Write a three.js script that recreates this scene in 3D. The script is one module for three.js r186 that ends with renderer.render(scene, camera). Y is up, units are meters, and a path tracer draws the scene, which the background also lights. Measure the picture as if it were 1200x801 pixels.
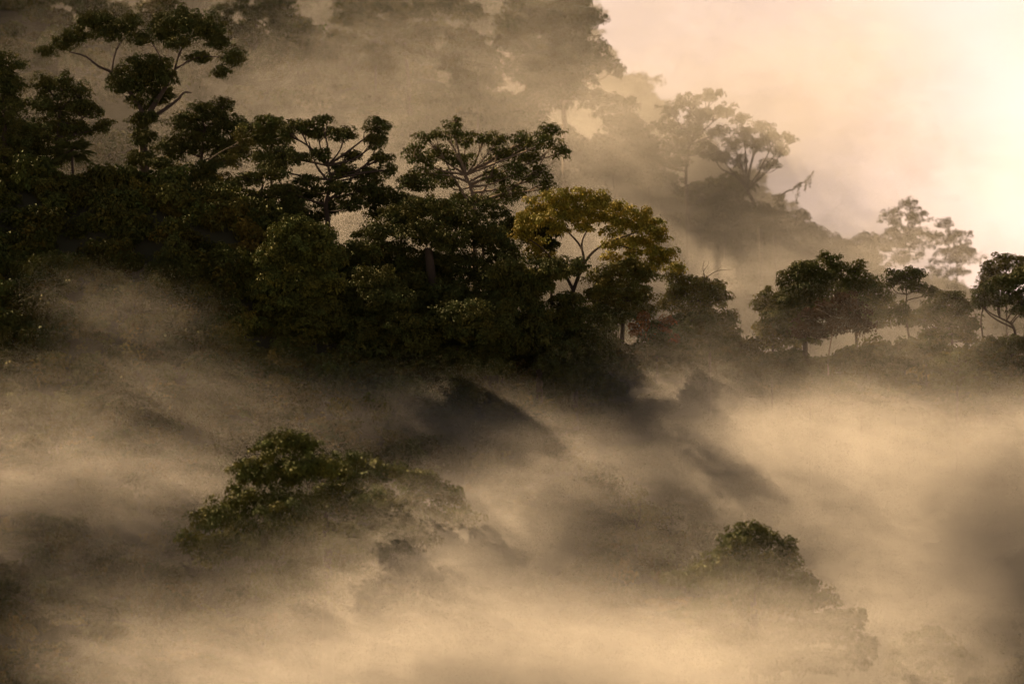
import * as THREE from 'three';
import { createNoise3D } from 'simplex-noise';

// ---------------------------------------------------------------- camera, sky, sun, exposure
const scene = new THREE.Scene();
const EYE = 6, AIM = 300;                       // eye height above the aim point, distance to it
const camera = new THREE.PerspectiveCamera(2 * Math.atan(400.5 / 3600) * 180 / Math.PI, 1200 / 801, 1, 4000);
camera.position.set(0, EYE, 0);
camera.lookAt(0, 0, -AIM);
camera.focus = 300; camera.userData.fStop = 0.15;   // long lens, focused on the ridge
scene.add(camera);

const SUN = new THREE.Vector3(-0.61, 0.54, -0.58).normalize();
const sky = new THREE.DataTexture(new Float32Array(256 * 128 * 4), 256, 128, THREE.RGBAFormat, THREE.FloatType);
for (let j = 0; j < 128; j++) for (let i = 0; i < 256; i++) {
  const up = ((j + 0.5) / 128 - 0.5) * Math.PI, ro = ((i + 0.5) / 256 - 0.5) * 2 * Math.PI;
  const d = new THREE.Vector3(Math.cos(ro) * Math.cos(up), Math.sin(up), Math.sin(ro) * Math.cos(up));
  const low = Math.exp(-((Math.max(0, d.y) / 0.2) ** 2)), glow = Math.pow(Math.max(0, d.dot(SUN)), 5);
  const k = (j * 256 + i) * 4;
  sky.image.data[k] = 0.22 + 3.6 * low + 1.2 * glow;
  sky.image.data[k + 1] = 0.22 + 2.62 * low + 0.9 * glow;
  sky.image.data[k + 2] = 0.23 + 2.25 * low + 0.55 * glow;
  sky.image.data[k + 3] = 1;
}
sky.mapping = THREE.EquirectangularReflectionMapping;
sky.magFilter = sky.minFilter = THREE.LinearFilter;
sky.needsUpdate = true;
scene.background = sky; scene.environment = sky;
scene.backgroundIntensity = 0.1; scene.environmentIntensity = 0.1;

const sun = new THREE.DirectionalLight(new THREE.Color().setRGB(1.0, 0.675, 0.37), 5);
sun.position.copy(SUN).multiplyScalar(400).add(new THREE.Vector3(0, 0, -320));
sun.target.position.set(0, 0, -320);
sun.castShadow = true; sun.shadow.radius = 1.3;
Object.assign(sun.shadow.camera, { left: -150, right: 150, top: 150, bottom: -150, near: 10, far: 900 });
sun.shadow.mapSize.set(4096, 4096);
scene.add(sun, sun.target);

const renderer = new THREE.WebGLRenderer({ antialias: true });
renderer.setSize(1024, 683);
renderer.toneMapping = THREE.LinearToneMapping;
renderer.toneMappingExposure = 4;
renderer.shadowMap.enabled = true;

// ---------------------------------------------------------------- helpers
function rng(seed) { let s = seed >>> 0; return () => { s = (s + 0x6d2b79f5) | 0; let t = Math.imul(s ^ (s >>> 15), 1 | s); t = (t + Math.imul(t ^ (t >>> 7), 61 | t)) ^ t; return ((t ^ (t >>> 14)) >>> 0) / 4294967296; }; }
const rndN = rng(7);
const noise3 = createNoise3D(rndN);
const fbm = (x, y, z, o = 4) => { let s = 0, a = 0.5, n = 0; for (let i = 0; i < o; i++) { s += a * noise3(x, y, z); n += a; x *= 2.03; y *= 2.03; z *= 2.03; a *= 0.5; } return s / n; };
const V = (x, y, z) => new THREE.Vector3(x, y, z);
// survey: a bearing (in the photograph's 1200 x 801 grid) and a distance from the viewpoint give the place on the hill
const TH = Math.atan(EYE / AIM);
const FWD = V(0, -Math.sin(TH), -Math.cos(TH)), UPV = V(0, Math.cos(TH), -Math.sin(TH));
function at(px, py, d) {
  const r = FWD.clone().addScaledVector(UPV, (400.5 - py) / 3600); r.x += (px - 600) / 3600;
  return V(0, EYE, 0).addScaledVector(r, -d / r.z);
}
const mpp = (d) => d / 3600 * 1.004;               // metres per grid step at that distance
const taken = {};
function numbered(n) { const k = taken[n] = (taken[n] ?? -1) + 1; return k ? `${n}_${String(k).padStart(3, '0')}` : n; }
function tag(o, label, category, group, kind) { Object.assign(o.userData, { label, category }); if (group) o.userData.group = group; if (kind) o.userData.kind = kind; return o; }
const shade = (o) => { o.castShadow = o.receiveShadow = true; return o; };
const smooth = (a, b, x) => THREE.MathUtils.smoothstep(x, a, b);
const smax = (a, b, k) => { const h = Math.max(k - Math.abs(a - b), 0) / k; return Math.max(a, b) + h * h * k / 4; };
function curve(points) {                           // piecewise-cosine through [x, y] points
  return (x) => {
    if (x <= points[0][0]) { const [a, b] = points; return a[1] + (x - a[0]) * Math.min(0, (b[1] - a[1]) / (b[0] - a[0])); }
    for (let i = 1; i < points.length; i++) if (x < points[i][0]) { const [a, b] = [points[i - 1], points[i]], t = (x - a[0]) / (b[0] - a[0]); return a[1] + (b[1] - a[1]) * t; }
    return points[points.length - 1][1];
  };
}

// ---------------------------------------------------------------- the lie of the land
const prof = (list, d) => curve(list.map(([px, py]) => { const p = at(px, py, d); return [p.x, p.y]; }));
const RB = prof([[-200, 190], [0, 222], [170, 232], [300, 255], [420, 310], [560, 365], [700, 405], [800, 432], [900, 440], [1050, 440], [1200, 430], [1400, 420]], 300);
const RC = prof([[-400, -30], [0, 0], [300, 40], [450, 85], [560, 110], [650, 150], [760, 205], [850, 240], [930, 285], [1010, 325], [1150, 375], [1350, 420]], 430);
const RD = prof([[-400, -90], [0, -80], [480, -70], [600, -40], [680, 20], [750, 110], [850, 215], [950, 285], [1040, 330], [1200, 380], [1400, 400]], 560);
function groundY(x, z) {
  const n = fbm(x * 0.03, 3.1, z * 0.03, 3) * 1.6;
  const tb = z + 300, b = RB(x) - (tb > 0 ? 0.68 * tb * smooth(-4, 12, tb) : 0.62 * -tb) + n;
  const tc = z + 430, c = RC(x) - (tc > 0 ? 0.85 * tc : 0.6 * -tc) + n * 1.5;
  const td = z + 560, e = RD(x) - (td > 0 ? 0.9 * td : 0.6 * -td) + n * 2;
  const near = 4 - 0.3 * -z;
  return smax(smax(smax(smax(b, c, 4), e, 4), -40 + n, 6), Math.min(near, 4.2), 6);
}
const greenEarth = new THREE.MeshStandardMaterial({ color: new THREE.Color().setRGB(0.035, 0.036, 0.018), roughness: 1 });
{
  const nx = 260, nz = 300, pos = [], uv = [], idx = [];
  for (let j = 0; j <= nz; j++) for (let i = 0; i <= nx; i++) {
    const u = i / nx * 2 - 1, x = 90 * u + 910 * u ** 5, w = j / nz, z = 40 - 720 * w - 1500 * Math.pow(Math.max(0, w - 0.85) / 0.15, 2);
    pos.push(x, groundY(x, z), z); uv.push(x, z);
  }
  for (let j = 0; j < nz; j++) for (let i = 0; i < nx; i++) { const a = j * (nx + 1) + i, b = a + 1, c = a + nx + 1, d = c + 1; idx.push(a, b, d, a, d, c); }
  const g = new THREE.BufferGeometry();
  g.setAttribute('position', new THREE.Float32BufferAttribute(pos, 3)); g.setAttribute('uv', new THREE.Float32BufferAttribute(uv, 2));
  g.setIndex(idx); g.computeVertexNormals();
  const m = shade(new THREE.Mesh(g, greenEarth)); m.name = 'hillside_terrain';
  tag(m, 'dark forested hillside dropping into the misty valley', 'hillside', null, 'structure'); scene.add(m);
}

// ---------------------------------------------------------------- materials of bark and leaves
const rgb = (r, g, b) => new THREE.Color().setRGB(r, g, b);
const bark = new THREE.MeshStandardMaterial({ color: rgb(0.05, 0.038, 0.028), roughness: 0.95 });
const paleBark = new THREE.MeshStandardMaterial({ color: rgb(0.16, 0.125, 0.09), roughness: 0.95 });
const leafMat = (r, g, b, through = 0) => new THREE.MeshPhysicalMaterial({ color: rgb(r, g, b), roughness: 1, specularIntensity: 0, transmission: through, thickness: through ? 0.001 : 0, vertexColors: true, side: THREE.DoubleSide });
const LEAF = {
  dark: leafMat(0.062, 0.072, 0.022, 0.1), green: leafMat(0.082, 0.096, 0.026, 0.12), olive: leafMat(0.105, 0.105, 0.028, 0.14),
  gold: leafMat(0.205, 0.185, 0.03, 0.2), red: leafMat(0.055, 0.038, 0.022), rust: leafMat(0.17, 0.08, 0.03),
};

// ---------------------------------------------------------------- geometry builders
class Tubes {
  constructor() { this.p = []; this.n = []; this.i = []; }
  add(points, r0, r1, sides = 6, seg = 8) {
    const c = new THREE.CatmullRomCurve3(points), base = this.p.length / 3;
    let side = null;
    for (let s = 0; s <= seg; s++) {
      const t = s / seg, q = c.getPoint(t), T = c.getTangent(t);
      if (!side) side = Math.abs(T.y) < 0.9 ? V(0, 1, 0) : V(1, 0, 0);
      side = side.clone().addScaledVector(T, -side.dot(T)).normalize();
      const bi = T.clone().cross(side), r = r0 + (r1 - r0) * Math.pow(t, 0.8);
      for (let k = 0; k < sides; k++) {
        const a = k / sides * 2 * Math.PI, nx = side.clone().multiplyScalar(Math.cos(a)).addScaledVector(bi, Math.sin(a));
        this.p.push(q.x + nx.x * r, q.y + nx.y * r, q.z + nx.z * r); this.n.push(nx.x, nx.y, nx.z);
      }
    }
    for (let s = 0; s < seg; s++) for (let k = 0; k < sides; k++) {
      const a = base + s * sides + k, b = base + s * sides + (k + 1) % sides;
      this.i.push(a, b, a + sides, b, b + sides, a + sides);
    }
    return this;
  }
  build(name, mat, parent) {
    const g = new THREE.BufferGeometry();
    g.setAttribute('position', new THREE.Float32BufferAttribute(this.p, 3)); g.setAttribute('normal', new THREE.Float32BufferAttribute(this.n, 3)); g.setIndex(this.i);
    const m = shade(new THREE.Mesh(g, mat)); m.name = name; parent.add(m); return m;
  }
}
class Leaves {
  constructor(R) { this.R = R; this.p = []; this.c = []; this.i = []; }
  // one leaf spray: a folded diamond
  leaf(x, y, z, nx, ny, nz, L, W, tint) {
    const R = this.R;
    let dx = R() - 0.5, dy = R() - 0.65, dz = R() - 0.5; const d = dx * nx + dy * ny + dz * nz;
    dx -= d * nx; dy -= d * ny; dz -= d * nz; const l = Math.hypot(dx, dy, dz) || 1; dx /= l; dy /= l; dz /= l;
    const sx = ny * dz - nz * dy, sy = nz * dx - nx * dz, sz = nx * dy - ny * dx, f = W * 0.35, b = this.p.length / 3;
    const hx = x + dx * L * 0.45, hy = y + dy * L * 0.45, hz = z + dz * L * 0.45;
    this.p.push(x, y, z, hx + sx * W / 2 + nx * f, hy + sy * W / 2 + ny * f, hz + sz * W / 2 + nz * f, x + dx * L, y + dy * L - L * 0.15, z + dz * L, hx - sx * W / 2 + nx * f, hy - sy * W / 2 + ny * f, hz - sz * W / 2 + nz * f);
    for (let k = 0; k < 4; k++) this.c.push(tint[0], tint[1], tint[2]);
    this.i.push(b, b + 1, b + 2, b, b + 2, b + 3);
  }
  clump(cx, cy, cz, r, n, ox, oy, oz, L, tint) {
    const R = this.R;
    for (let k = 0; k < n; k++) {
      const u = R() * 2 - 1, a = R() * 6.2832, q = Math.sqrt(1 - u * u), rr = r * Math.cbrt(R());
      const x = q * Math.cos(a) * rr, y = u * rr * 0.75, z = q * Math.sin(a) * rr;
      let nx = ox * 0.5 + (R() - 0.5) * 1.5, ny = oy * 0.5 + 0.35 + (R() - 0.5) * 1.5, nz = oz * 0.5 + (R() - 0.5) * 1.5; const l = Math.hypot(nx, ny, nz) || 1;
      const s = L * (0.65 + 0.7 * R()), v = 0.8 + 0.4 * R();
      this.leaf(cx + x, cy + y, cz + z, nx / l, ny / l, nz / l, s, s * 0.58, [tint[0] * v, tint[1] * v, tint[2] * v]);
    }
  }
  // a lobe of the crown: tufts sit on an uneven ellipsoid, each a small dome of leaves; a few loose leaves fill the inside
  lobe(c, a, b, e, lai, L, rc, seed) {
    const R = this.R, area = Math.PI * a * b, leaves = lai * area / (L * L * 0.29 * 0.5);
    const rt = Math.max(0.4, Math.min(1.0, 0.36 * Math.min(a, b))) * (rc ?? 1), n = Math.max(4, Math.round(2.6 * lai * area / (Math.PI * rt * rt) / 1.6)), per = Math.max(5, Math.round(leaves * 0.85 / n));
    for (let k = 0; k < n; k++) {
      let u = R() * 2 - 1; if (u < -0.3 && R() < 0.55) u = -u;
      const t = R() * 6.2832, q = Math.sqrt(1 - u * u), dx = q * Math.cos(t), dy = u, dz = q * Math.sin(t);
      const bump = 1 + 0.3 * noise3(dx * 1.3 + seed, dy * 1.3, dz * 1.3) + 0.18 * noise3(dx * 3.4 + seed, dy * 3.4, dz * 3.4);
      const f = (0.45 + 0.5 * Math.pow(R(), 0.5)) * bump, r = rt * (0.55 + 0.8 * R());
      const x = c.x + dx * a * f, y = c.y + dy * b * f * (dy < 0 ? 0.75 : 1), z = c.z + dz * e * f;
      const hue = R(), v = 0.72 + 0.56 * R(), tint = [v * (0.88 + 0.32 * hue), v, v * (1.1 - 0.3 * hue)];
      for (let j = 0; j < per; j++) {              // leaves on the tuft's own dome
        const w = -0.35 + 1.35 * R(), g = R() * 6.2832, h = Math.sqrt(Math.max(0, 1 - w * w)), ax = h * Math.cos(g) + dx * 0.35, ay = w + 0.15, az = h * Math.sin(g) + dz * 0.35, m = r * (0.7 + 0.4 * R());
        let nx = ax + (R() - 0.5) * 1.1, ny = ay + 0.25 + (R() - 0.5) * 1.1, nz = az + (R() - 0.5) * 1.1; const l = Math.hypot(nx, ny, nz) || 1, s = L * (0.6 + 0.75 * R()), vv = 0.82 + 0.36 * R();
        this.leaf(x + ax * m, y + ay * m * 0.8, z + az * m, nx / l, ny / l, nz / l, s, s * 0.58, [tint[0] * vv, tint[1] * vv, tint[2] * vv]);
      }
    }
    this.clump(c.x, c.y, c.z, Math.min(a, b) * 0.8, Math.round(leaves * 0.15), 0, 0, 0, L, [0.8, 0.8, 0.8]);
  }
  geometry() {
    const g = new THREE.BufferGeometry();
    g.setAttribute('position', new THREE.Float32BufferAttribute(this.p, 3)); g.setAttribute('color', new THREE.Float32BufferAttribute(this.c, 3)); g.setIndex(this.i);
    return g;
  }
  build(name, mat, parent) { const m = shade(new THREE.Mesh(this.geometry(), mat)); m.name = name; parent.add(m); return m; }
}

// ---------------------------------------------------------------- trees
// o: d distance, foot [px] (x of the trunk's foot), trunk [[px,py]...] upward, lobes [px,py,rx,ry,(dz metres)], limbs [[[px,py]...], r0, r1]
let treeSeed = 11, leafCount = 0;
function tree(name, label, o) {
  const R = rng(treeSeed += 97), d = o.d, s = mpp(d);
  const foot = at(o.foot, 400, d); foot.y = groundY(foot.x, foot.z) - 0.15;
  const root = new THREE.Group(); root.name = numbered(name); root.position.copy(foot); scene.add(root);
  tag(root, label, o.category ?? 'tree', o.group);
  const loc = (px, py, dz = 0) => at(px, py, d).sub(foot).add(V(0, 0, dz));
  const lean = o.trunk.map(([x, y, z]) => loc(x, y, z ?? 0)).filter((p, i) => p.y > 0.6 || i > 0);
  const tp = [V(0, 0, 0), ...lean], r0 = o.r ?? 0.32, m = o.bark ?? bark;
  new Tubes().add(tp, r0, o.rTop ?? r0 * 0.4, 8, 6 * tp.length).build('trunk', m, root);
  const line = new THREE.CatmullRomCurve3(tp).getPoints(24);
  for (const [pts, a, b] of o.limbs ?? []) new Tubes().add(pts.map(([x, y, z], i) => loc(x, y, z ?? (R() - 0.5) * i * 0.5)), a, b, 6, 5 * pts.length).build('limb', m, root);
  const L = o.leaf ?? 0.26, lai = o.lai ?? 2.6, leaves = new Leaves(R);
  o.lobes.forEach(([px, py, rx, ry, dz], i) => {
    const spread = o.deep ?? 0.25 * Math.max(...o.lobes.map((l) => l[2])) * s;
    const c = loc(px, py, dz ?? (R() - 0.5) * 2 * spread), a = rx * s, b = ry * s, e = (a + b) / 2 * 1.1;
    leaves.lobe(c, a, b, e, lai, L, o.rc ?? 1, i * 7.3 + treeSeed);
    if (o.bare !== false) {                        // a limb from the trunk into the lobe, with twigs
      let best = line[0], bd = 1e9;
      for (const q of line) { const w = q.distanceTo(c) + (q.y > c.y - 0.15 * q.distanceTo(c) ? 40 : 0) + (q.y < 1 ? 60 : 0); if (w < bd) { bd = w; best = q; } }
      const t = new Tubes(), mid = best.clone().lerp(c, 0.5).add(V((R() - 0.5) * 0.8, (R() - 0.7) * 0.9, (R() - 0.5) * 0.8)), rl = Math.min(r0 * 0.45, 0.06 + 0.018 * best.distanceTo(c));
      t.add([best, mid, c], rl, rl * 0.45, 5, 8);
      for (let k = 0; k < 5; k++) {
        const f = 0.5 + 0.5 * R(), from = f < 0.75 ? mid.clone().lerp(c, 0.5) : c, to = c.clone().add(V((R() - 0.5) * 1.7 * a, (R() - 0.3) * 1.3 * b, (R() - 0.5) * 1.7 * e));
        t.add([from, from.clone().lerp(to, 0.5).add(V((R() - 0.5) * 0.4, R() * 0.3, (R() - 0.5) * 0.4)), to], rl * 0.45, 0.025, 4, 5);
      }
      t.build('limb', m, root);
    }
  });
  leaves.build('crown', o.mat ?? LEAF.dark, root); leafCount += leaves.i.length / 3;
  return root;
}
function randomCrown(x, y, w, h, seed, n = 12) {    // uneven crown of lobes inside a w x h outline
  const R = rng(seed), out = [];
  for (let k = 0; k < n; k++) { const t = k / (n - 1), a = (R() - 0.5) * 2, yy = -0.5 + t, half = Math.sqrt(Math.max(0.08, 1 - Math.pow(Math.abs(yy + 0.15) * 1.6, 2))) * 0.5; out.push([x + a * half * w * 0.75, y + yy * h * 0.8, w * (0.13 + 0.1 * R()), h * (0.11 + 0.08 * R())]); }
  return out;
}
const ridge = 'trees along the crest of the dark ridge', farG = 'hazy trees on the slope behind', lowG = 'tree crowns rising out of the valley mist', rightG = 'trees of the clump at the low end of the ridge';

// --- the dark ridge
tree('umbrella_tree', 'tall spreading tree with flat two-tiered crown and bare bent limb, towering over the ridge', { d: 326, foot: 169, r: 0.6, bare: false, trunk: [[169, 190], [167, 158], [176, 130], [190, 108], [203, 85]], rTop: 0.16, lai: 2.6, group: ridge, mat: LEAF.dark, deep: 2.2,
  limbs: [[[[172, 140], [152, 108], [133, 86], [116, 78], [100, 66], [80, 60]], 0.26, 0.06], [[[130, 86], [134, 64], [140, 50], [150, 42]], 0.13, 0.05], [[[178, 138], [196, 126], [208, 116], [215, 108], [223, 108]], 0.25, 0.08], [[[203, 88], [207, 70], [216, 52], [230, 40]], 0.17, 0.06], [[[196, 98], [190, 72], [182, 56], [172, 44]], 0.13, 0.05], [[[206, 80], [228, 68], [250, 66], [268, 70]], 0.12, 0.04]],
  lobes: [[55, 62, 13, 8], [72, 52, 16, 10], [90, 42, 18, 12], [113, 27, 22, 14], [100, 22, 12, 10], [132, 40, 20, 14], [152, 30, 16, 12], [187, 36, 20, 18], [212, 26, 26, 15], [240, 36, 24, 18], [256, 52, 12, 13], [273, 70, 15, 13], [256, 84, 13, 9], [234, 70, 16, 8], [166, 50, 16, 9], [208, 54, 16, 9], [165, 74, 22, 11], [190, 79, 15, 10], [160, 92, 32, 18], [140, 102, 20, 13], [186, 94, 20, 15], [166, 118, 20, 16], [190, 112, 13, 11], [163, 146, 13, 13], [172, 166, 15, 14], [166, 188, 18, 14], [178, 140, 9, 9]] });
tree('dark_tree', 'dark leafy tree standing left of the towering umbrella tree, tallest at the ridge edge', { d: 306, foot: 8, r: 0.4, trunk: [[6, 200], [4, 130], [2, 90]], group: ridge, mat: LEAF.dark, lai: 2.6, lobes: [[4, 78, 20, 16], [-14, 100, 24, 22], [14, 104, 16, 14], [2, 132, 26, 20], [-20, 150, 30, 26], [20, 160, 22, 22], [4, 190, 30, 26], [-30, 200, 30, 34], [24, 205, 20, 26]] });
tree('dark_tree', 'dark bushy tree with drooping fronds below the umbrella tree', { d: 309, foot: 62, r: 0.35, trunk: [[62, 230], [66, 180], [70, 130]], group: ridge, mat: LEAF.dark, lai: 2.3, lobes: [[50, 100, 14, 11], [72, 102, 18, 15], [92, 112, 14, 13], [48, 124, 18, 16], [76, 132, 24, 18], [106, 132, 16, 13], [54, 156, 24, 20], [90, 156, 20, 15], [122, 150, 12, 10], [48, 188, 24, 22], [30, 170, 16, 22]] });
{ // fan palm: trunk, fronds
  const d = 307, foot = at(84, 400, d); foot.y = groundY(foot.x, foot.z) - 0.1;
  const root = new THREE.Group(); root.name = numbered('fan_palm'); root.position.copy(foot); scene.add(root);
  tag(root, 'fan palm with drooping fronds among the dark ridge trees', 'palm', ridge);
  const top = at(84, 176, d).sub(foot), R = rng(5);
  new Tubes().add([V(0, 0, 0), V(0.15, top.y * 0.5, 0), top], 0.16, 0.12, 7, 10).build('trunk', bark, root);
  for (let k = 0; k < 26; k++) {
    const a = k * 2.4, el = -0.9 + 1.9 * R(), len = 1.5 + 0.6 * R(), lv = new Leaves(R), dir = V(Math.cos(a) * Math.cos(el), Math.sin(el), Math.sin(a) * Math.cos(el)), hub = top.clone().addScaledVector(dir, len * 0.55);
    const st = new Tubes().add([top, top.clone().lerp(hub, 0.5).add(V(0, 0.12, 0)), hub], 0.035, 0.02, 4, 4);
    const side = V(-Math.sin(a), 0, Math.cos(a)), g = [];
    for (let f = 0; f < 13; f++) {
      const w = (f / 12 - 0.5) * 3.4, e = dir.clone().multiplyScalar(Math.cos(w)).addScaledVector(side, Math.sin(w)).normalize(), tip = hub.clone().addScaledVector(e, len * 0.7).add(V(0, -0.35, 0)), m = hub.clone().lerp(tip, 0.5).add(V(0, 0.15, 0)), n = e.clone().cross(dir.clone().add(V(0.01, 0.3, 0))).normalize().multiplyScalar(0.055);
      const b = lv.p.length / 3; lv.p.push(hub.x, hub.y, hub.z, m.x + n.x, m.y + n.y, m.z + n.z, tip.x, tip.y, tip.z, m.x - n.x, m.y - n.y, m.z - n.z); for (let q = 0; q < 4; q++) lv.c.push(1, 1, 1); lv.i.push(b, b + 1, b + 2, b, b + 2, b + 3);
    }
    const fr = lv.build('frond', LEAF.dark, root); st.build('stalk', bark, fr);
  }
}
tree('leafy_tree', 'hazy green tree standing right behind the umbrella tree trunk', { d: 336, foot: 238, r: 0.3, trunk: [[238, 220], [236, 180], [240, 150]], group: ridge, mat: LEAF.dark, lai: 2.4, lobes: [[262, 122, 11, 9], [240, 134, 20, 14], [214, 146, 20, 14], [262, 146, 24, 18], [232, 166, 30, 20], [280, 158, 16, 16], [206, 178, 24, 16], [262, 182, 28, 20]] });
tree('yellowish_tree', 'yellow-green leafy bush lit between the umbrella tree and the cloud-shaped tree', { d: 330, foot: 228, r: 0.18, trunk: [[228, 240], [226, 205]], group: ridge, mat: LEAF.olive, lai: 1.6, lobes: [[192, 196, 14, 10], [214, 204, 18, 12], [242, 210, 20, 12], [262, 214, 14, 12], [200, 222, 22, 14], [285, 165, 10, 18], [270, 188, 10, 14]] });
tree('round_tree', 'hazy round-topped tree behind the cloud-shaped dark tree', { d: 342, foot: 318, r: 0.25, trunk: [[318, 230], [318, 170]], group: ridge, mat: LEAF.green, lai: 2.2, lobes: [[316, 146, 20, 11], [306, 160, 22, 16], [328, 164, 18, 18], [316, 190, 26, 20]] });
tree('cloud_pruned_tree', 'dark tree with separate cloud-like leaf pads on bare twisting branches', { d: 308, foot: 384, r: 0.34, trunk: [[384, 262], [382, 236], [388, 214], [384, 194]], rTop: 0.1, group: ridge, mat: LEAF.dark, lai: 3, leaf: 0.26, deep: 1.4,
  limbs: [[[[383, 235], [402, 222], [418, 202], [436, 184], [440, 166]], 0.16, 0.05], [[[386, 214], [372, 196], [366, 182], [362, 166]], 0.13, 0.05], [[[388, 206], [404, 186], [412, 172]], 0.1, 0.04], [[[384, 240], [356, 232], [330, 216], [318, 196]], 0.14, 0.05], [[[418, 202], [436, 200], [450, 196]], 0.07, 0.04]],
  lobes: [[352, 150, 18, 9], [378, 144, 12, 7], [372, 158, 20, 9], [336, 156, 9, 8], [404, 160, 14, 10], [443, 150, 15, 10], [440, 168, 13, 12], [447, 186, 12, 9], [412, 184, 11, 8], [376, 184, 12, 9], [330, 182, 16, 10], [352, 188, 12, 9], [320, 198, 14, 10], [400, 202, 17, 10], [426, 206, 13, 9], [396, 222, 22, 10], [360, 214, 14, 9], [430, 222, 14, 11], [412, 240, 18, 12], [456, 200, 9, 8]] });
tree('layered_tree', 'dark flat-layered tree beside the cloud-shaped tree, tiers of horizontal foliage', { d: 304, foot: 300, r: 0.24, trunk: [[300, 285], [302, 250], [308, 215]], group: ridge, mat: LEAF.dark, lai: 3, leaf: 0.26, lobes: [[318, 206, 18, 9], [292, 212, 20, 9], [268, 222, 20, 9], [246, 230, 12, 7], [330, 226, 18, 11], [304, 234, 22, 11], [276, 246, 18, 9], [320, 252, 22, 13], [342, 244, 14, 14], [296, 264, 18, 10]] });
tree('branching_tree', 'airy multi-stemmed tree whose pale branches show, behind the great dark dome', { d: 320, foot: 556, r: 0.34, trunk: [[556, 272], [556, 245], [552, 222], [546, 205]], rTop: 0.12, group: ridge, mat: LEAF.green, lai: 1.7, bark: paleBark, deep: 1.8,
  limbs: [[[[556, 246], [540, 222], [528, 200], [516, 176], [510, 158]], 0.15, 0.04], [[[556, 240], [572, 214], [580, 190], [586, 172]], 0.15, 0.04], [[[560, 236], [590, 226], [612, 212], [630, 196], [640, 180]], 0.15, 0.04], [[[612, 212], [636, 200], [650, 188]], 0.06, 0.03], [[[546, 210], [536, 186], [532, 160]], 0.1, 0.03], [[[572, 214], [566, 190], [562, 170]], 0.08, 0.03]],
  lobes: [[531, 146, 10, 8], [500, 162, 15, 8], [524, 160, 16, 9], [546, 166, 14, 11], [486, 184, 14, 13], [512, 182, 18, 12], [540, 190, 18, 11], [566, 162, 12, 8], [582, 166, 14, 9], [586, 182, 20, 12], [612, 166, 16, 11], [642, 154, 18, 9], [636, 170, 18, 12], [658, 178, 12, 11], [620, 186, 18, 10], [604, 204, 18, 13], [632, 208, 14, 14], [640, 222, 9, 11], [500, 204, 18, 15], [522, 214, 16, 13], [580, 210, 14, 12], [596, 230, 22, 16], [548, 236, 20, 14]] });
tree('great_dome_tree', 'massive dark dome-crowned tree dominating the middle of the ridge', { d: 295, foot: 505, r: 0.85, bare: false, trunk: [[508, 400], [506, 340], [502, 290]], group: ridge, mat: LEAF.dark, lai: 2.8, deep: 3.5,
  lobes: [[500, 244, 30, 15], [470, 254, 24, 15], [534, 256, 30, 16], [442, 274, 26, 16], [492, 276, 30, 18], [526, 286, 26, 18], [566, 280, 30, 20], [594, 300, 24, 18], [424, 298, 22, 17], [456, 306, 28, 20], [500, 314, 32, 20], [546, 318, 34, 22], [588, 330, 26, 20], [430, 328, 26, 20], [478, 344, 34, 22], [530, 354, 36, 24]] });
for (const [x, y, w, h, d, label] of [[632, 360, 140, 110, 290, 'dark rounded tree crowding the right flank of the great dome'], [432, 378, 130, 120, 288, 'dark heavy-leaved tree crowding the left flank of the great dome'], [536, 406, 170, 100, 286, 'dark low crown in front of the great dome, above the shadowed mist'], [674, 418, 110, 80, 288, 'dark sloping crown below the olive tree, where the diagonal shadow begins']])
  tree('dark_tree', label, { d, foot: x, r: 0.4, bare: false, trunk: [[x, y + h * 0.5], [x, y]], group: ridge, mat: LEAF.dark, lai: 2.8, deep: 2.5, lobes: randomCrown(x, y, w, h, x + y, 18) });
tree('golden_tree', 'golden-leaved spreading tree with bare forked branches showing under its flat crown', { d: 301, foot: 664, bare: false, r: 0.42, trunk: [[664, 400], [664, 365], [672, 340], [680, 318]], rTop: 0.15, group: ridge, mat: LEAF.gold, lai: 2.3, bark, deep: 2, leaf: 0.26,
  limbs: [[[[672, 340], [660, 318], [648, 304], [634, 290], [620, 280]], 0.18, 0.05], [[[680, 320], [684, 304], [680, 288], [668, 274], [655, 262]], 0.18, 0.05], [[[682, 312], [694, 296], [712, 284], [734, 276], [752, 270]], 0.17, 0.05], [[[684, 304], [682, 284], [690, 266], [700, 250]], 0.12, 0.04], [[[712, 284], [736, 290], [760, 296], [778, 302]], 0.09, 0.04]],
  lobes: [[628, 244, 16, 12], [650, 234, 18, 10], [676, 232, 20, 10], [702, 238, 18, 11], [724, 246, 18, 11], [746, 252, 16, 10], [764, 262, 14, 10], [774, 278, 12, 10], [618, 260, 13, 12], [640, 258, 18, 10], [668, 254, 18, 9], [698, 258, 16, 9], [730, 264, 15, 8], [612, 276, 10, 9], [756, 284, 13, 9], [780, 300, 14, 9], [794, 316, 12, 8], [770, 310, 14, 10], [630, 288, 12, 8], [742, 300, 13, 8], [716, 302, 10, 7], [640, 306, 13, 10], [652, 322, 12, 9], [690, 248, 20, 9], [660, 244, 20, 9], [720, 258, 18, 9], [680, 268, 14, 7], [746, 268, 16, 8], [650, 270, 13, 8], [716, 274, 13, 6], [764, 296, 14, 8], [700, 240, 14, 8], [742, 286, 20, 9], [722, 288, 16, 8], [766, 272, 12, 8], [616, 268, 12, 9], [626, 300, 12, 9], [756, 316, 14, 9], [734, 310, 14, 8]] });
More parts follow.
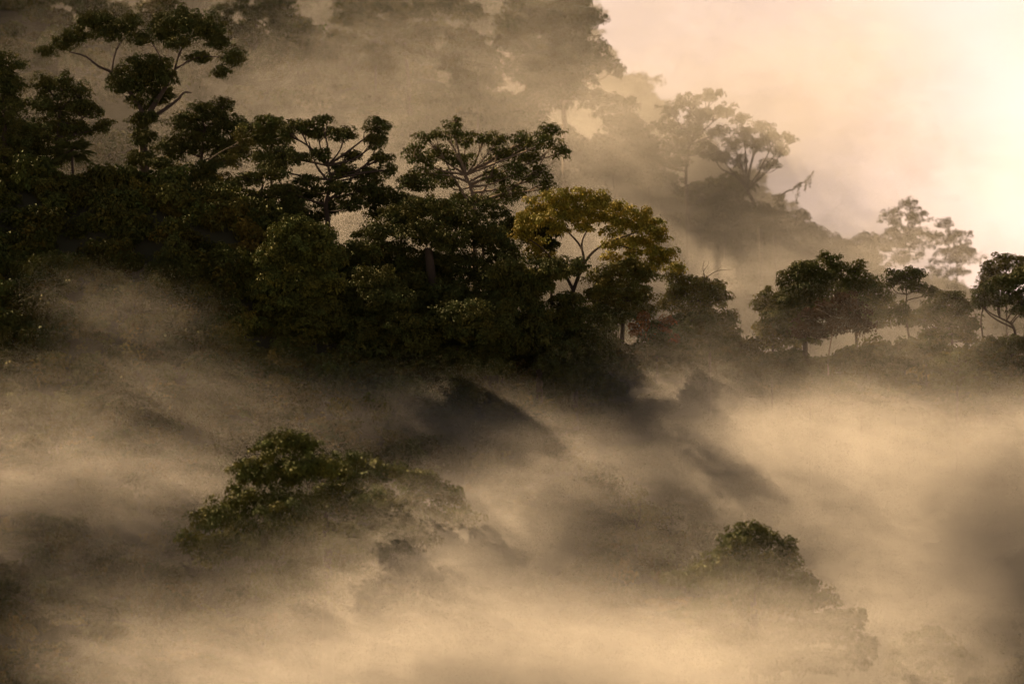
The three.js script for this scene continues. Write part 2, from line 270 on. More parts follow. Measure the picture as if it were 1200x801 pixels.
tree('olive_tree', 'olive-green dense tree below the golden crown on the ridge', { d: 299, foot: 728, r: 0.3, trunk: [[728, 420], [730, 380], [732, 350]], group: ridge, mat: LEAF.olive, lai: 2.6, lobes: [[732, 318, 22, 12], [708, 328, 22, 14], [752, 326, 16, 12], [724, 342, 28, 16], [700, 350, 18, 14], [750, 348, 16, 14], [728, 366, 30, 18], [752, 368, 14, 14]] });
tree('rusty_bush', 'rust-orange leaved bush at the foot of the golden tree', { d: 297, foot: 762, r: 0.12, trunk: [[762, 405], [762, 385]], category: 'bush', mat: LEAF.rust, lai: 1.5, lobes: [[756, 374, 10, 8], [778, 380, 10, 9], [768, 392, 16, 10], [744, 388, 10, 10], [786, 398, 9, 10]] });
tree('dark_bush', 'small dark bush just right of the rust-orange bush', { d: 295.5, foot: 770, r: 0.12, trunk: [[770, 425], [770, 405]], category: 'bush', mat: LEAF.dark, lai: 2.6, lobes: [[770, 398, 13, 11], [760, 412, 16, 12], [782, 414, 14, 12]] });
tree('snag_topped_tree', 'hazy green tree with bare dead twigs sticking out of its top', { d: 330, foot: 818, r: 0.28, trunk: [[818, 410], [820, 370], [824, 340]], group: ridge, mat: LEAF.olive, lai: 2.1,
  limbs: [[[[824, 345], [826, 326], [824, 314], [826, 305]], 0.07, 0.02], [[[825, 330], [832, 322], [842, 317], [858, 316]], 0.05, 0.015], [[[824, 318], [830, 310], [830, 304]], 0.03, 0.012], [[[840, 318], [845, 312], [852, 310]], 0.025, 0.01]],
  lobes: [[790, 326, 14, 12], [812, 336, 18, 12], [836, 338, 16, 11], [800, 346, 20, 14], [828, 352, 24, 14], [846, 348, 10, 10], [786, 356, 14, 14], [812, 368, 24, 14]] });
tree('round_dark_bush', 'round dark bush at the right foot of the ridge beneath the snag-topped tree', { d: 292, foot: 832, r: 0.2, trunk: [[832, 420], [832, 395]], category: 'bush', mat: LEAF.dark, lai: 3.2, lobes: [[822, 374, 18, 12], [848, 376, 16, 11], [808, 388, 14, 12], [832, 392, 26, 16], [856, 394, 13, 14], [834, 408, 34, 12]] });

// --- smaller trees on the near face of the ridge
tree('conical_tree', 'small conical dark tree with rounded tip on the left slope', { d: 288, foot: 205, r: 0.2, trunk: [[204, 365], [204, 320]], mat: LEAF.dark, lai: 3, group: 'small trees on the ridge face', lobes: [[204, 288, 13, 10], [204, 302, 20, 14], [192, 320, 22, 16], [214, 322, 22, 16], [184, 342, 22, 18], [222, 344, 20, 18], [204, 350, 34, 18]] });
tree('conical_tree', 'small dark tree with yellow-green top between conical tree and great dome', { d: 289, foot: 272, r: 0.2, trunk: [[272, 370], [272, 330]], mat: LEAF.green, lai: 2.8, group: 'small trees on the ridge face', lobes: [[262, 298, 12, 9], [282, 304, 16, 12], [268, 316, 22, 14], [290, 326, 18, 16], [262, 338, 20, 18], [286, 350, 24, 20], [266, 362, 26, 16]] });
tree('slope_tree', 'glossy-leaved dark green tree leaning out beside the great dome', { d: 287, foot: 356, bare: false, r: 0.3, trunk: [[356, 400], [352, 350], [354, 310]], mat: LEAF.green, lai: 3, lobes: [[352, 268, 26, 12], [330, 280, 22, 14], [376, 278, 22, 14], [352, 294, 36, 18], [318, 304, 18, 16], [384, 304, 20, 20], [336, 326, 30, 20], [370, 334, 28, 22], [312, 340, 18, 18], [340, 358, 34, 22], [380, 370, 26, 24], [350, 388, 36, 20]] });
tree('slope_bush', 'dark bushy shrub at the edge of the left slope under the palm', { d: 290, foot: 20, r: 0.2, trunk: [[20, 360], [18, 320]], category: 'bush', mat: LEAF.green, lai: 2.8, lobes: [[10, 292, 24, 14], [30, 306, 20, 16], [4, 318, 28, 18], [36, 330, 18, 16], [12, 346, 34, 18]] });

// --- the clump at the low end of the ridge
tree('dome_tree', 'dark dome-topped tree, darkest of the clump at the low ridge end', { d: 298, foot: 945, bare: false, r: 0.35, trunk: [[944, 420], [944, 380], [945, 350]], group: rightG, mat: LEAF.dark, lai: 3.4, leaf: 0.26, lobes: [[946, 318, 20, 12], [934, 330, 20, 15], [960, 332, 17, 16], [946, 346, 30, 16], [926, 352, 18, 14], [936, 366, 26, 16], [962, 362, 18, 14], [920, 380, 24, 18], [948, 392, 28, 16]] });
tree('leafy_tree', 'olive-green tree just left of the dome-topped tree, paler and sparser', { d: 306, foot: 905, r: 0.25, trunk: [[906, 430], [906, 380]], group: rightG, mat: LEAF.olive, lai: 2.2, lobes: [[904, 348, 14, 10], [892, 358, 9, 8], [906, 366, 18, 14], [898, 388, 16, 18], [914, 400, 22, 18]] });
tree('reddish_tree', 'small dark red-leaved tree on a thin bare stem in the mist', { d: 292, foot: 971, r: 0.1, trunk: [[971, 440], [971, 420], [974, 400], [978, 380]], bark: paleBark, mat: LEAF.red, lai: 2.4, leaf: 0.26, lobes: [[990, 352, 16, 9], [972, 364, 22, 10], [1002, 366, 18, 12], [952, 374, 18, 10], [985, 382, 26, 13], [960, 390, 22, 10], [1010, 384, 14, 12], [940, 390, 12, 10]] });
tree('leafy_tree', 'hazy dark tree rising directly behind the dome-topped tree', { d: 326, foot: 1004, r: 0.25, trunk: [[1004, 420], [1004, 350]], group: rightG, mat: LEAF.green, lai: 2.4, lobes: [[972, 306, 12, 9], [982, 318, 14, 11], [1002, 316, 10, 9], [1010, 330, 18, 13], [992, 340, 20, 15], [1024, 344, 18, 14], [1006, 360, 26, 18], [1036, 356, 14, 11], [1030, 374, 20, 16]] });
tree('cloud_pruned_tree', 'small tree with cloud-like pads and bare trunk in the low clump', { d: 308, foot: 1066, r: 0.16, trunk: [[1068, 410], [1064, 385], [1062, 360], [1063, 345]], group: rightG, mat: LEAF.dark, lai: 2.6, leaf: 0.28, lobes: [[1052, 324, 13, 7], [1070, 322, 14, 8], [1062, 334, 16, 8], [1044, 332, 8, 6], [1080, 340, 12, 7], [1092, 346, 10, 7], [1054, 364, 11, 11], [1066, 376, 12, 10]] });
tree('leafy_tree', 'dark rounded tree between the small padded tree and the edge tree', { d: 303, foot: 1116, r: 0.25, trunk: [[1116, 425], [1116, 385]], group: rightG, mat: LEAF.dark, lai: 2.8, lobes: [[1116, 350, 16, 9], [1098, 362, 18, 12], [1128, 364, 16, 12], [1084, 376, 14, 12], [1112, 378, 24, 14], [1136, 382, 12, 12], [1104, 394, 28, 12], [1134, 398, 12, 10]] });
tree('leaning_tree', 'dark flat-crowned tree with bare leaning trunk at the far end of the low clump', { d: 299, foot: 1192, r: 0.22, trunk: [[1192, 420], [1191, 395], [1186, 380], [1172, 372]], group: rightG, mat: LEAF.dark, lai: 2.8, leaf: 0.26, limbs: [[[[1188, 384], [1168, 374], [1156, 364], [1150, 350]], 0.1, 0.05], [[[1152, 395], [1150, 372], [1154, 355]], 0.09, 0.05]],
  lobes: [[1158, 344, 16, 12], [1180, 334, 18, 13], [1204, 326, 20, 15], [1150, 356, 10, 8], [1174, 354, 20, 10], [1204, 350, 20, 14], [1200, 366, 16, 9]] });
tree('leafy_tree', 'pale hazy tree behind the flat-crowned leaning tree', { d: 345, foot: 1180, r: 0.25, trunk: [[1180, 420], [1180, 350]], mat: LEAF.olive, lai: 2, lobes: [[1176, 308, 18, 9], [1160, 318, 12, 10], [1194, 312, 18, 12], [1180, 326, 28, 14], [1160, 336, 16, 14]] });
tree('dark_bush', 'dark bush beneath the flat-crowned leaning tree trunk', { d: 296, foot: 1186, r: 0.12, trunk: [[1186, 430], [1186, 415]], category: 'bush', mat: LEAF.dark, lai: 3, lobes: [[1186, 404, 18, 9], [1204, 408, 16, 12], [1180, 416, 18, 10]] });
tree('dark_bush', 'dark bush beside bare second stem of the leaning tree', { d: 297, foot: 1158, r: 0.12, trunk: [[1158, 430], [1158, 412]], category: 'bush', mat: LEAF.dark, lai: 2.8, lobes: [[1160, 404, 11, 8], [1154, 412, 14, 9], [1168, 414, 12, 9]] });
tree('mist_lit_bush', 'sunlit olive bush poking out of mist at the low clump', { d: 284, foot: 1122, r: 0.12, trunk: [[1122, 455], [1122, 438]], category: 'bush', mat: LEAF.green, lai: 2.4, lobes: [[1124, 420, 14, 8], [1110, 430, 18, 11], [1134, 432, 14, 12], [1122, 448, 28, 16], [1146, 458, 12, 16]] });

for (const [x, y, w, h, d, label] of [[905, 432, 70, 44, 290, 'mist-veiled bush beneath the darkest dome-topped tree'], [1000, 428, 64, 40, 290, 'mist-veiled bush beside the thin stem of the red-leaved tree'], [1050, 436, 70, 44, 288, 'mist-veiled bush below the small padded tree'], [950, 452, 76, 40, 285, 'low pale bush in mist in front of the red-leaved tree'], [1086, 420, 60, 40, 294, 'dark-edged bush filling the gap between padded tree and rounded tree'], [1010, 470, 90, 40, 281, 'lowest pale bush of the clump, half sunk in mist'], [870, 448, 60, 40, 289, 'mist-veiled bush between round dark bush and low clump']])
  tree('mist_lit_bush', label, { d, foot: x, r: 0.1, trunk: [[x, y + h * 0.6], [x, y]], bare: false, category: 'bush', group: 'sunlit bushes in mist at the low ridge end', mat: LEAF.dark, lai: 2.2, lobes: randomCrown(x, y, w, h, x * 5 + y, 9) });

// --- crowns in the valley mist
tree('valley_tree', 'broad sunlit crown rising from the mist beneath the great dome tree', { d: 244, foot: 384, bare: false, r: 0.6, trunk: [[384, 720], [384, 650], [380, 600]], group: lowG, mat: LEAF.green, lai: 2.4, leaf: 0.27, deep: 4,
  lobes: [[334, 516, 22, 14], [312, 530, 18, 14], [352, 530, 24, 16], [290, 556, 22, 20], [326, 556, 34, 24], [372, 546, 32, 20], [410, 556, 34, 20], [450, 556, 28, 14], [486, 568, 28, 16], [516, 584, 26, 18], [540, 604, 20, 14], [240, 618, 24, 18], [262, 606, 22, 16], [224, 632, 14, 14], [286, 600, 34, 28], [340, 600, 40, 30], [400, 596, 40, 28], [456, 596, 38, 26], [500, 612, 34, 22], [300, 640, 40, 30], [360, 646, 44, 34], [424, 640, 42, 28], [470, 636, 36, 22], [250, 648, 26, 22], [336, 686, 36, 28], [392, 690, 40, 28]] });
tree('valley_tree', 'pointed dim crown rising from mist inside the long diagonal shadow', { d: 239, foot: 884, bare: false, r: 0.5, trunk: [[884, 780], [884, 730], [882, 690]], group: lowG, mat: LEAF.green, lai: 2.5, leaf: 0.27, deep: 3,
  lobes: [[878, 624, 20, 12], [862, 640, 22, 15], [896, 638, 22, 14], [922, 644, 14, 11], [846, 658, 22, 16], [882, 660, 36, 20], [920, 664, 22, 18], [826, 674, 20, 12], [796, 682, 22, 10], [850, 684, 36, 22], [900, 690, 36, 24], [936, 686, 20, 16], [960, 700, 22, 14], [986, 724, 26, 16], [940, 716, 34, 22], [880, 722, 44, 26], [970, 744, 36, 18], [920, 750, 40, 20], [850, 752, 44, 22], [900, 776, 60, 22], [970, 776, 46, 18], [820, 720, 30, 18], [1000, 756, 24, 14]] });
tree('valley_tree', 'low faint crown almost swallowed by mist at the valley bottom', { d: 246, foot: 1090, r: 0.35, trunk: [[1090, 800], [1090, 780]], group: lowG, mat: LEAF.green, lai: 2.2, lobes: [[1090, 750, 26, 14], [1064, 766, 26, 16], [1110, 770, 24, 18], [1080, 786, 44, 18]] });
tree('slope_tree', 'faint yellowish tree in mist on the slope above the pointed crown', { d: 272, foot: 745, r: 0.25, trunk: [[745, 660], [745, 620]], mat: LEAF.olive, lai: 1.8, lobes: [[748, 584, 14, 10], [738, 600, 20, 14], [760, 606, 18, 14], [744, 628, 28, 18]] });

// --- the hazy slope behind
tree('far_tree', 'tall hazy sunlit tree with open crown near top of far slope', { d: 412, foot: 662, bare: false, r: 0.5, trunk: [[662, 170], [660, 120], [650, 70], [640, 40]], group: farG, mat: LEAF.dark, lai: 1.9, bark: paleBark, deep: 2.5, leaf: 0.34, limbs: [[[[658, 112], [640, 80], [622, 56], [604, 40]], 0.16, 0.05], [[[655, 90], [676, 60], [690, 36]], 0.15, 0.05], [[[662, 120], [690, 100], [712, 88], [722, 76]], 0.12, 0.04]],
  lobes: [...randomCrown(652, 62, 150, 130, 71, 26), [596, 22, 20, 12], [622, 10, 20, 12], [690, 24, 20, 12], [716, 76, 15, 9], [725, 88, 9, 7], [716, 124, 18, 14], [690, 118, 22, 14]] });
tree('far_tree', 'hazy yellow-green broad tree left of the tall open far tree', { d: 416, foot: 480, bare: false, r: 0.45, trunk: [[480, 150], [478, 90], [474, 50]], group: farG, mat: LEAF.dark, lai: 2, deep: 3, leaf: 0.34, lobes: [[418, 10, 22, 12], [450, 6, 24, 12], [488, 14, 24, 14], [524, 8, 24, 14], [552, 20, 22, 14], [430, 30, 20, 12], [462, 34, 24, 14], [500, 42, 26, 16], [536, 44, 22, 14], [490, 66, 26, 14], [528, 74, 24, 18], [556, 56, 18, 14], [470, 92, 22, 12], [545, 100, 16, 10]] });
tree('far_tree', 'hazy grey-green tree with rounded open crown halfway down far slope', { d: 408, foot: 806, r: 0.35, trunk: [[806, 250], [804, 205], [808, 170]], group: farG, mat: LEAF.dark, lai: 1.7, leaf: 0.32, lobes: [[834, 114, 14, 9], [810, 120, 18, 10], [788, 130, 16, 11], [846, 132, 14, 12], [820, 138, 20, 12], [780, 150, 18, 13], [808, 156, 22, 13], [844, 156, 14, 10], [790, 174, 22, 14], [824, 178, 20, 12], [776, 192, 18, 12]] });
tree('far_tree', 'forked far tree leaning over slope edge with clear bare Y-shaped trunk', { d: 404, foot: 892, r: 0.3, rTop: 0.2, trunk: [[890, 262], [884, 240], [876, 222]], group: farG, mat: LEAF.dark, lai: 1.6, leaf: 0.27, deep: 1.8, limbs: [[[[877, 224], [870, 212], [858, 204], [846, 198], [838, 188]], 0.15, 0.06], [[[877, 222], [874, 206], [868, 192], [862, 178]], 0.14, 0.05], [[[878, 222], [888, 208], [892, 196], [900, 180], [906, 168]], 0.15, 0.05], [[[890, 202], [902, 202], [912, 196]], 0.07, 0.04]],
  lobes: [[868, 142, 12, 8], [874, 158, 16, 10], [896, 152, 14, 9], [860, 172, 16, 11], [884, 172, 18, 11], [908, 162, 12, 9], [924, 164, 9, 8], [912, 178, 12, 9], [846, 184, 14, 9], [868, 190, 12, 8], [902, 194, 13, 8]] });
{ // the bent broken limb hung with creepers
  const d = 403, s = mpp(d), foot = at(918, 400, d); foot.y = groundY(foot.x, foot.z) - 0.1;
  const root = new THREE.Group(); root.name = numbered('creeper_hung_snag'); root.position.copy(foot); scene.add(root);
  tag(root, 'bent dead snag hung with creepers beside the forked far tree', 'snag');
  const loc = (x, y, z = 0) => at(x, y, d).sub(foot).add(V(0, 0, z)), R = rng(44);
  new Tubes().add([V(0, 0, 0), loc(908, 256), loc(910, 240), loc(916, 228)], 0.26, 0.16, 7, 14).build('trunk', bark, root);
  const arm = [loc(914, 231), loc(922, 224), loc(929, 222), loc(938, 215), loc(945, 212), loc(954, 200)];
  new Tubes().add(arm, 0.13, 0.05, 6, 12).build('limb', bark, root);
  const lv = new Leaves(R), c = new THREE.CatmullRomCurve3(arm);
  for (let k = 0; k < 20; k++) { const t = 0.35 + 0.65 * R(), q = c.getPoint(t), n = 1 + Math.floor(R() * (t > 0.7 ? 6 : 2)); for (let j = 0; j < n; j++) lv.clump(q.x + (R() - 0.5) * 0.3, q.y - j * 0.3 + 0.1, q.z + (R() - 0.5) * 0.4, 0.16, 6, 0, 0, 1, 0.2, [1, 1, 1]); }
  for (let k = 0; k < 14; k++) lv.clump(loc(937, 220).x + (R() - 0.5) * 0.3 - k * 0.03, loc(937, 216 + k * 1.6).y, (R() - 0.5) * 0.2, 0.14, 5, 0, 0, 1, 0.2, [1, 1, 1]);
  for (let k = 0; k < 50; k++) { const q = loc(908 + R() * 12, 228 + R() * 30); lv.clump(q.x, q.y, (R() - 0.5) * 1.2, 0.35, 10, 0, 0, 1, 0.26, [1, 1, 1]); }
  lv.build('creepers', LEAF.olive, root);
}
tree('far_bush', 'dense hazy thicket of creepers under the forked far tree', { d: 401, foot: 915, r: 0.2, trunk: [[915, 285], [915, 265]], category: 'thicket', mat: LEAF.olive, lai: 2.2, lobes: [[892, 248, 16, 9], [906, 256, 20, 12], [936, 256, 14, 10], [880, 262, 22, 12], [920, 270, 26, 14], [946, 272, 18, 12], [962, 284, 22, 12], [985, 292, 18, 12]] });
tree('far_tree', 'very faint feathery tree in bright mist beyond the low clump', { d: 440, foot: 1060, r: 0.25, trunk: [[1060, 340], [1060, 290]], group: farG, mat: LEAF.dark, lai: 1.2, lobes: [[1066, 242, 14, 9], [1046, 256, 14, 12], [1074, 256, 16, 12], [1060, 274, 24, 14], [1036, 286, 18, 14], [1082, 284, 18, 14], [1056, 300, 28, 16]] });
tree('far_tree', 'faintest feathery tree, last of the row fading into mist', { d: 446, foot: 1122, r: 0.22, trunk: [[1122, 350], [1122, 300]], group: farG, mat: LEAF.dark, lai: 1.1, lobes: [[1108, 262, 9, 9], [1104, 280, 14, 11], [1126, 280, 14, 12], [1116, 296, 22, 14], [1136, 300, 16, 14], [1110, 318, 26, 14]] });

for (const [x, y, w, h, d, label] of [[470, 236, 110, 66, 314, 'dark crown wedged between the cloud-shaped tree and the airy tree'], [566, 262, 120, 56, 309, 'dark crown filling the gap beneath the airy multi-stemmed tree'], [646, 268, 80, 56, 311, 'dark crown just behind the golden tree, left of its trunk'], [352, 246, 96, 56, 313, 'dark crown below the pads of the cloud-shaped tree'], [214, 214, 116, 52, 320, 'dim crown at the foot of the hazy green tree by the umbrella trunk'], [790, 398, 90, 56, 302, 'dark crown between the olive tree and the snag-topped tree'], [700, 392, 100, 60, 296, 'dark crown packed under the olive tree']])
  tree('crest_tree', label, { d, foot: x, r: 0.2, trunk: [[x, y + h * 0.6], [x, y]], bare: false, group: ridge, mat: LEAF.dark, lai: 2.2, lobes: randomCrown(x, y, w, h, x * 3 + y, 12) });
const low = 'small trees packed on the left face of the ridge', canopy = 'crowded far crowns on the hazy slope';
for (const [x, y, w, h, d, mat, label] of [
  [60, 262, 90, 60, 300, 'dark', 'dark bushy tree directly under the fan palm'], [130, 236, 80, 56, 312, 'dark', 'dark shaggy bush at the foot of the umbrella tree trunk'],
  [118, 292, 84, 54, 293, 'green', 'green leafy tree between fan palm and small conical tree'], [170, 262, 70, 50, 303, 'dark', 'very dark tree just above the small conical tree'],
  [60, 330, 90, 60, 286, 'dark', 'dark low tree beside the bushy shrub under the palm'], [130, 345, 80, 50, 285, 'olive', 'olive tree at the left foot of the small conical tree'],
  [240, 268, 76, 54, 300, 'dark', 'very dark tree under the flat-layered tree, behind the conical trees'], [286, 292, 60, 44, 297, 'dark', 'dark tree squeezed between flat-layered tree and yellow-topped small tree'],
  [180, 396, 90, 56, 281, 'olive', 'olive shrubby tree in golden mist below the small conical tree'], [90, 402, 90, 56, 280, 'green', 'green shrubby tree beside the mist-lit olive one, low on the slope'],
  [255, 420, 90, 56, 280, 'olive', 'olive shrubby tree in mist below the yellow-topped small tree'], [20, 410, 80, 60, 279, 'dark', 'dark shrubby tree low on the slope above the left mist pool'],
  [340, 430, 90, 56, 283, 'dark', 'dark shrubby tree beneath the glossy-leaved tree beside the dome'], [300, 470, 90, 56, 277, 'olive', 'olive shrubby tree just above the broad crown in the mist']])
  tree('understory_tree', label, { d, foot: x, r: 0.14, trunk: [[x, y + h * 0.6], [x, y]], bare: false, group: low, mat: LEAF[mat], lai: 2.2, lobes: randomCrown(x, y, w, h, x * 7 + y, 11) });
for (const [x, y, w, h, d, label] of [
  [440, 45, 110, 80, 420, 'hazy crown just below the broad yellow-green far tree'], [350, 70, 110, 70, 426, 'hazy crown above the cloud-shaped ridge tree'],
  [560, 90, 100, 76, 414, 'hazy crown between the broad and the tall open far trees'], [600, 140, 90, 60, 408, 'hazy crown at the left foot of the tall open far tree'],
  [500, 130, 110, 60, 405, 'hazy low crown right above the airy multi-stemmed tree'], [720, 150, 80, 60, 412, 'hazy crown at the right foot of the tall open far tree'],
  [760, 190, 90, 60, 406, 'hazy crown under the grey-green rounded far tree'], [300, 20, 120, 70, 430, 'hazy high crown beside the umbrella tree top on the far slope'],
  [690, 190, 90, 60, 400, 'dim low crown on far slope above the golden tree'], [420, 180, 120, 70, 396, 'dim crown on far slope between cloud-shaped and airy ridge trees'],
  [1000, 300, 70, 50, 420, 'pale crown at the slope end behind the low clump'], [850, 250, 90, 50, 400, 'hazy crown at the left foot of the forked far tree']])
  tree('slope_canopy_tree', label, { d, foot: x, r: 0.2, trunk: [[x, y + h * 0.6], [x, y]], bare: false, group: canopy, mat: LEAF.dark, lai: 1.7, leaf: 0.32, lobes: randomCrown(x, y, w, h, x * 3 + y, 12) });

// ---------------------------------------------------------------- undergrowth, one mass each
function shrubGeometry(seed, n) { const R = rng(seed), l = new Leaves(R); for (let k = 0; k < 7; k++) l.lobe(V((R() - 0.5) * 1.1, 0.35 + R() * 0.5, (R() - 0.5) * 1.1), 0.5, 0.42, 0.5, n, 0.19, 0.5, seed + k * 3.1); return l.geometry(); }
function mass(name, label, count, pick, geo, mat, seed) {
  const R = rng(seed), im = new THREE.InstancedMesh(geo, mat, count), m = new THREE.Matrix4(), e = new THREE.Euler(), q = new THREE.Quaternion();
  let k = 0;
  for (let t = 0; t < count * 30 && k < count; t++) {
    const p = pick(R); if (!p) continue;
    const [x, z, s] = p; e.set((R() - 0.5) * 0.4, R() * 6.28, (R() - 0.5) * 0.4);
    im.setMatrixAt(k, m.compose(V(x, groundY(x, z) - 0.2 * s, z), q.setFromEuler(e), V(s, s * (0.75 + 0.6 * R()), s)));
    const v = 0.7 + 0.6 * R(), h = R(); im.setColorAt(k, rgb(v * (0.9 + 0.3 * h), v, v * 0.9)); k++;
  }
  im.count = k; im.name = name; shade(im); tag(im, label, 'undergrowth', null, 'stuff'); scene.add(im); return im;
}
const inView = (x, z, m = 6) => Math.abs(x) < -z / 6 + m;
const shrubs = [shrubGeometry(3, 1.5), shrubGeometry(8, 1.5), shrubGeometry(15, 1.2)];
mass('slope_undergrowth', 'dark tangled shrubs covering the face of the ridge', 2600, (R) => { const x = (R() - 0.5) * 130, z = -228 - R() * 90; return inView(x, z) && [x, z, 1.2 + R() * 1.2]; }, shrubs[0], LEAF.dark, 101);
mass('leafy_undergrowth', 'olive leafy shrubs scattered over the ridge face', 900, (R) => { const x = (R() - 0.5) * 130, z = -228 - R() * 90; return inView(x, z) && fbm(x * 0.08, 9, z * 0.08, 2) > -0.05 && [x, z, 0.8 + R() * 1.0]; }, shrubs[1], LEAF.olive, 102);
mass('far_forest', 'hazy forest canopy covering the slope behind', 1500, (R) => { const x = (R() - 0.5) * 190, z = -345 - R() * 105; return inView(x, z, 14) && [x, z, 1.6 + R() * 2.4]; }, shrubs[2], LEAF.dark, 103);
mass('farthest_forest', 'faint forest canopy on the highest slope lost in haze', 900, (R) => { const x = (R() - 0.5) * 230, z = -490 - R() * 80; return inView(x, z, 16) && [x, z, 2.4 + R() * 3]; }, shrubs[2], LEAF.dark, 104);

// ---------------------------------------------------------------- mist: banks of droplets, denser where they lie in the valley
const mistMat = new THREE.MeshStandardMaterial({ color: rgb(0.46, 0.45, 0.435), roughness: 1, side: THREE.DoubleSide });
const FACE = new THREE.Quaternion().setFromUnitVectors(V(0, 0, 1), V(-0.12, 0.1, 0.98).normalize()), UNFACE = FACE.clone().invert();
const SIG = 0.5, DROPS = 620000, DROP = 0.0015;
function puff(seed) {                              // a veil of fine drops, uneven and thin like a drifting sheet of mist
  const R = rng(seed), p = new Float32Array(DROPS * 9);
  const gauss = () => Math.sqrt(-2 * Math.log(1 - R() * 0.985)) * Math.cos(6.2832 * R()) * SIG;
  const nn = V(0, 0, 0), u = V(0, 0, 0), w = V(0, 0, 0);
  for (let k = 0; k < DROPS; k++) {
    let x, y; for (let t = 0; t < 3; t++) { x = gauss(); y = gauss(); if (R() < 0.55 + 0.6 * smooth(-0.5, 0.5, fbm(x * 1.6 + seed, y * 2.2, seed, 2))) break; }
    const z = gauss() * 0.001;
    nn.set(-0.58 + (R() - 0.5) * 0.2, 0.74 + (R() - 0.5) * 0.2, 0.34 + (R() - 0.5) * 0.2).applyQuaternion(UNFACE).normalize();
    u.set(R() - 0.5, R() - 0.5, R() - 0.5).cross(nn).normalize(); w.crossVectors(nn, u);
    for (let j = 0; j < 3; j++) { const a = j * 2.0944, ca = Math.cos(a) * DROP * 0.577, sa = Math.sin(a) * DROP * 0.577; p[k * 9 + j * 3] = x + u.x * ca + w.x * sa; p[k * 9 + j * 3 + 1] = y + u.y * ca + w.y * sa; p[k * 9 + j * 3 + 2] = z + u.z * ca + w.z * sa; }
  }
  const g = new THREE.BufferGeometry(); g.setAttribute('position', new THREE.BufferAttribute(p, 3)); return g;
}
const VEIL = puff(21);
let puffs = 0;
function mist(name, label, banks, seed) {
  // bank: [px, py, d, sx (m), sy, sz, optical depth, veil width, veil height, wispiness, fall and forward slant per metre to the right]
  const R = rng(seed), one = DROPS * DROP * DROP * 0.433 * 0.35 / (2 * Math.PI * SIG * SIG), M = [], m = new THREE.Matrix4(), q = new THREE.Quaternion(), eu = new THREE.Euler();
  const probit = (p) => { const t = Math.sqrt(-2 * Math.log(Math.min(p, 1 - p))), v = t - (2.515517 + 0.802853 * t + 0.010328 * t * t) / (1 + 1.432788 * t + 0.189269 * t * t + 0.001308 * t * t * t); return p < 0.5 ? -v : v; };
  const even = (k, g) => Math.min(0.994, Math.max(0.006, (0.5 + k * g) % 1));   // evenly spread sequence
  for (const [px, py, d, sx, sy, sz, tau, pw, ph, wisp = 0, tilt = 0, slant = 0] of banks) {
    const c = at(px, py, d), n = tau / one * (sx * sy) / (pw * ph * SIG * SIG), k0 = Math.floor(R() * 1000);
    for (let k = 0; k < n; k++) {
      const gx = probit(even(k + k0, 0.8191725134)) * sx, gy = probit(even(k + k0, 0.6710436067)) * sy, x = c.x + gx, z = c.z + probit(even(k + k0, 0.5497004779)) * sz + gx * slant, y = c.y + gy - gx * tilt;
      if (y < groundY(x, z) - 1 || Math.abs(x) > -z / 6 + pw * 0.8 || y < EYE + z * 0.135 - ph * 0.8) continue;
      if (R() > 1 - wisp + wisp * smooth(-0.35, 0.45, fbm(x * 0.045 + seed, y * 0.12, z * 0.045, 3)) * 1.6) continue;
      const s = 0.75 + 0.5 * R(); eu.set((R() - 0.5) * 0.3, (R() - 0.5) * 0.5, -tilt * 0.8 + (R() - 0.5) * 0.25);
      M.push(m.compose(V(x, y, z), q.setFromEuler(eu).premultiply(FACE), V(pw * s, ph * s, pw * s)).clone());
    }
  }
  const im = new THREE.InstancedMesh(VEIL, mistMat, M.length); M.forEach((a, k) => im.setMatrixAt(k, a)); puffs += M.length;
  im.name = name; shade(im); tag(im, label, 'mist', null, 'stuff'); scene.add(im);
}
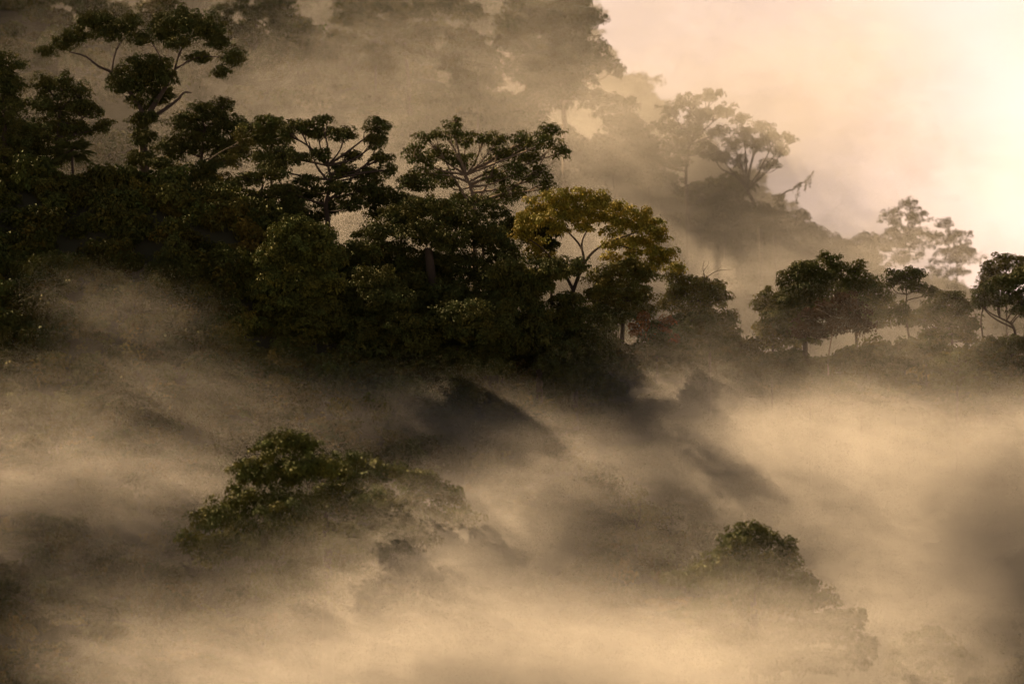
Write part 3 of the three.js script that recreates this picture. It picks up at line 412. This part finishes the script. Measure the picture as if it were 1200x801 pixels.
mist('valley_mist', 'bright golden mist pooled in the valley below the ridge', [
  [580, 826, 216, 13, 3.6, 6, 1.8, 10, 5],
  [365, 660, 233, 8, 4, 2, 0.1, 9, 5],
  [40, 570, 264, 10, 3, 5, 1.1, 10, 4, 0.2],
  [500, 568, 275, 10, 3.2, 3, 0.8, 9, 4, 0, 0.15, 0.95],
  [980, 570, 264, 13, 5.5, 3.2, 1.15, 9, 5, 0, 0.1, 0.95],
  [1110, 630, 246, 8, 4, 3, 0.4, 9, 5],
  [1200, 640, 256, 6, 5, 4, 0.6, 9, 5],
  [0, 640, 250, 5, 3, 3, 0.5, 9, 4],
  [520, 640, 262, 7, 4, 3, 0.7, 9, 4.5, 0, 0, 0.5],
  [1080, 790, 240, 9, 3, 4, 0.4, 10, 4],
  [150, 640, 256, 9, 3.2, 3, 0.6, 10, 4, 0.2],
], 21);
mist('mist_wisps', 'thin wisps of mist drifting along the foot of the ridge', [
  [1020, 490, 286, 11, 1.4, 3, 0.3, 6, 1.8, 0.2],
  [1180, 430, 310, 7, 2, 4, 0.5, 6, 1.8, 0.2],
  [240, 440, 272, 6, 2, 2, 0.1, 8, 3, 0, 0.4],
  [480, 515, 282, 12, 1.2, 3, 0.2, 7, 1.8, 0.2],
  [800, 470, 290, 4, 2, 3, 0.2, 5, 2, 0.2],
], 29);
mist('ravine_mist', 'thin haze hanging in the ravine between the ridge and far slope', [
  [300, 150, 360, 40, 18, 7, 0.2, 14, 9],
  [650, 210, 366, 22, 12, 6, 0.24, 13, 8],
  [1000, 380, 352, 16, 7, 8, 0.6, 11, 6],
  [880, 215, 390, 18, 10, 4, 0.65, 12, 7],
  [350, 40, 490, 55, 24, 12, 0.3, 17, 12],
], 33);
mist('bright_mist_bank', 'thick glowing bank of mist filling the gap beyond the far slope', [
  [1080, 220, 500, 28, 16, 12, 0.3, 17, 11],
  [850, 110, 478, 16, 18, 8, 1.6, 16, 11],
], 47);
console.log('leaf triangles', leafCount, 'puffs', puffs);

renderer.render(scene, camera);
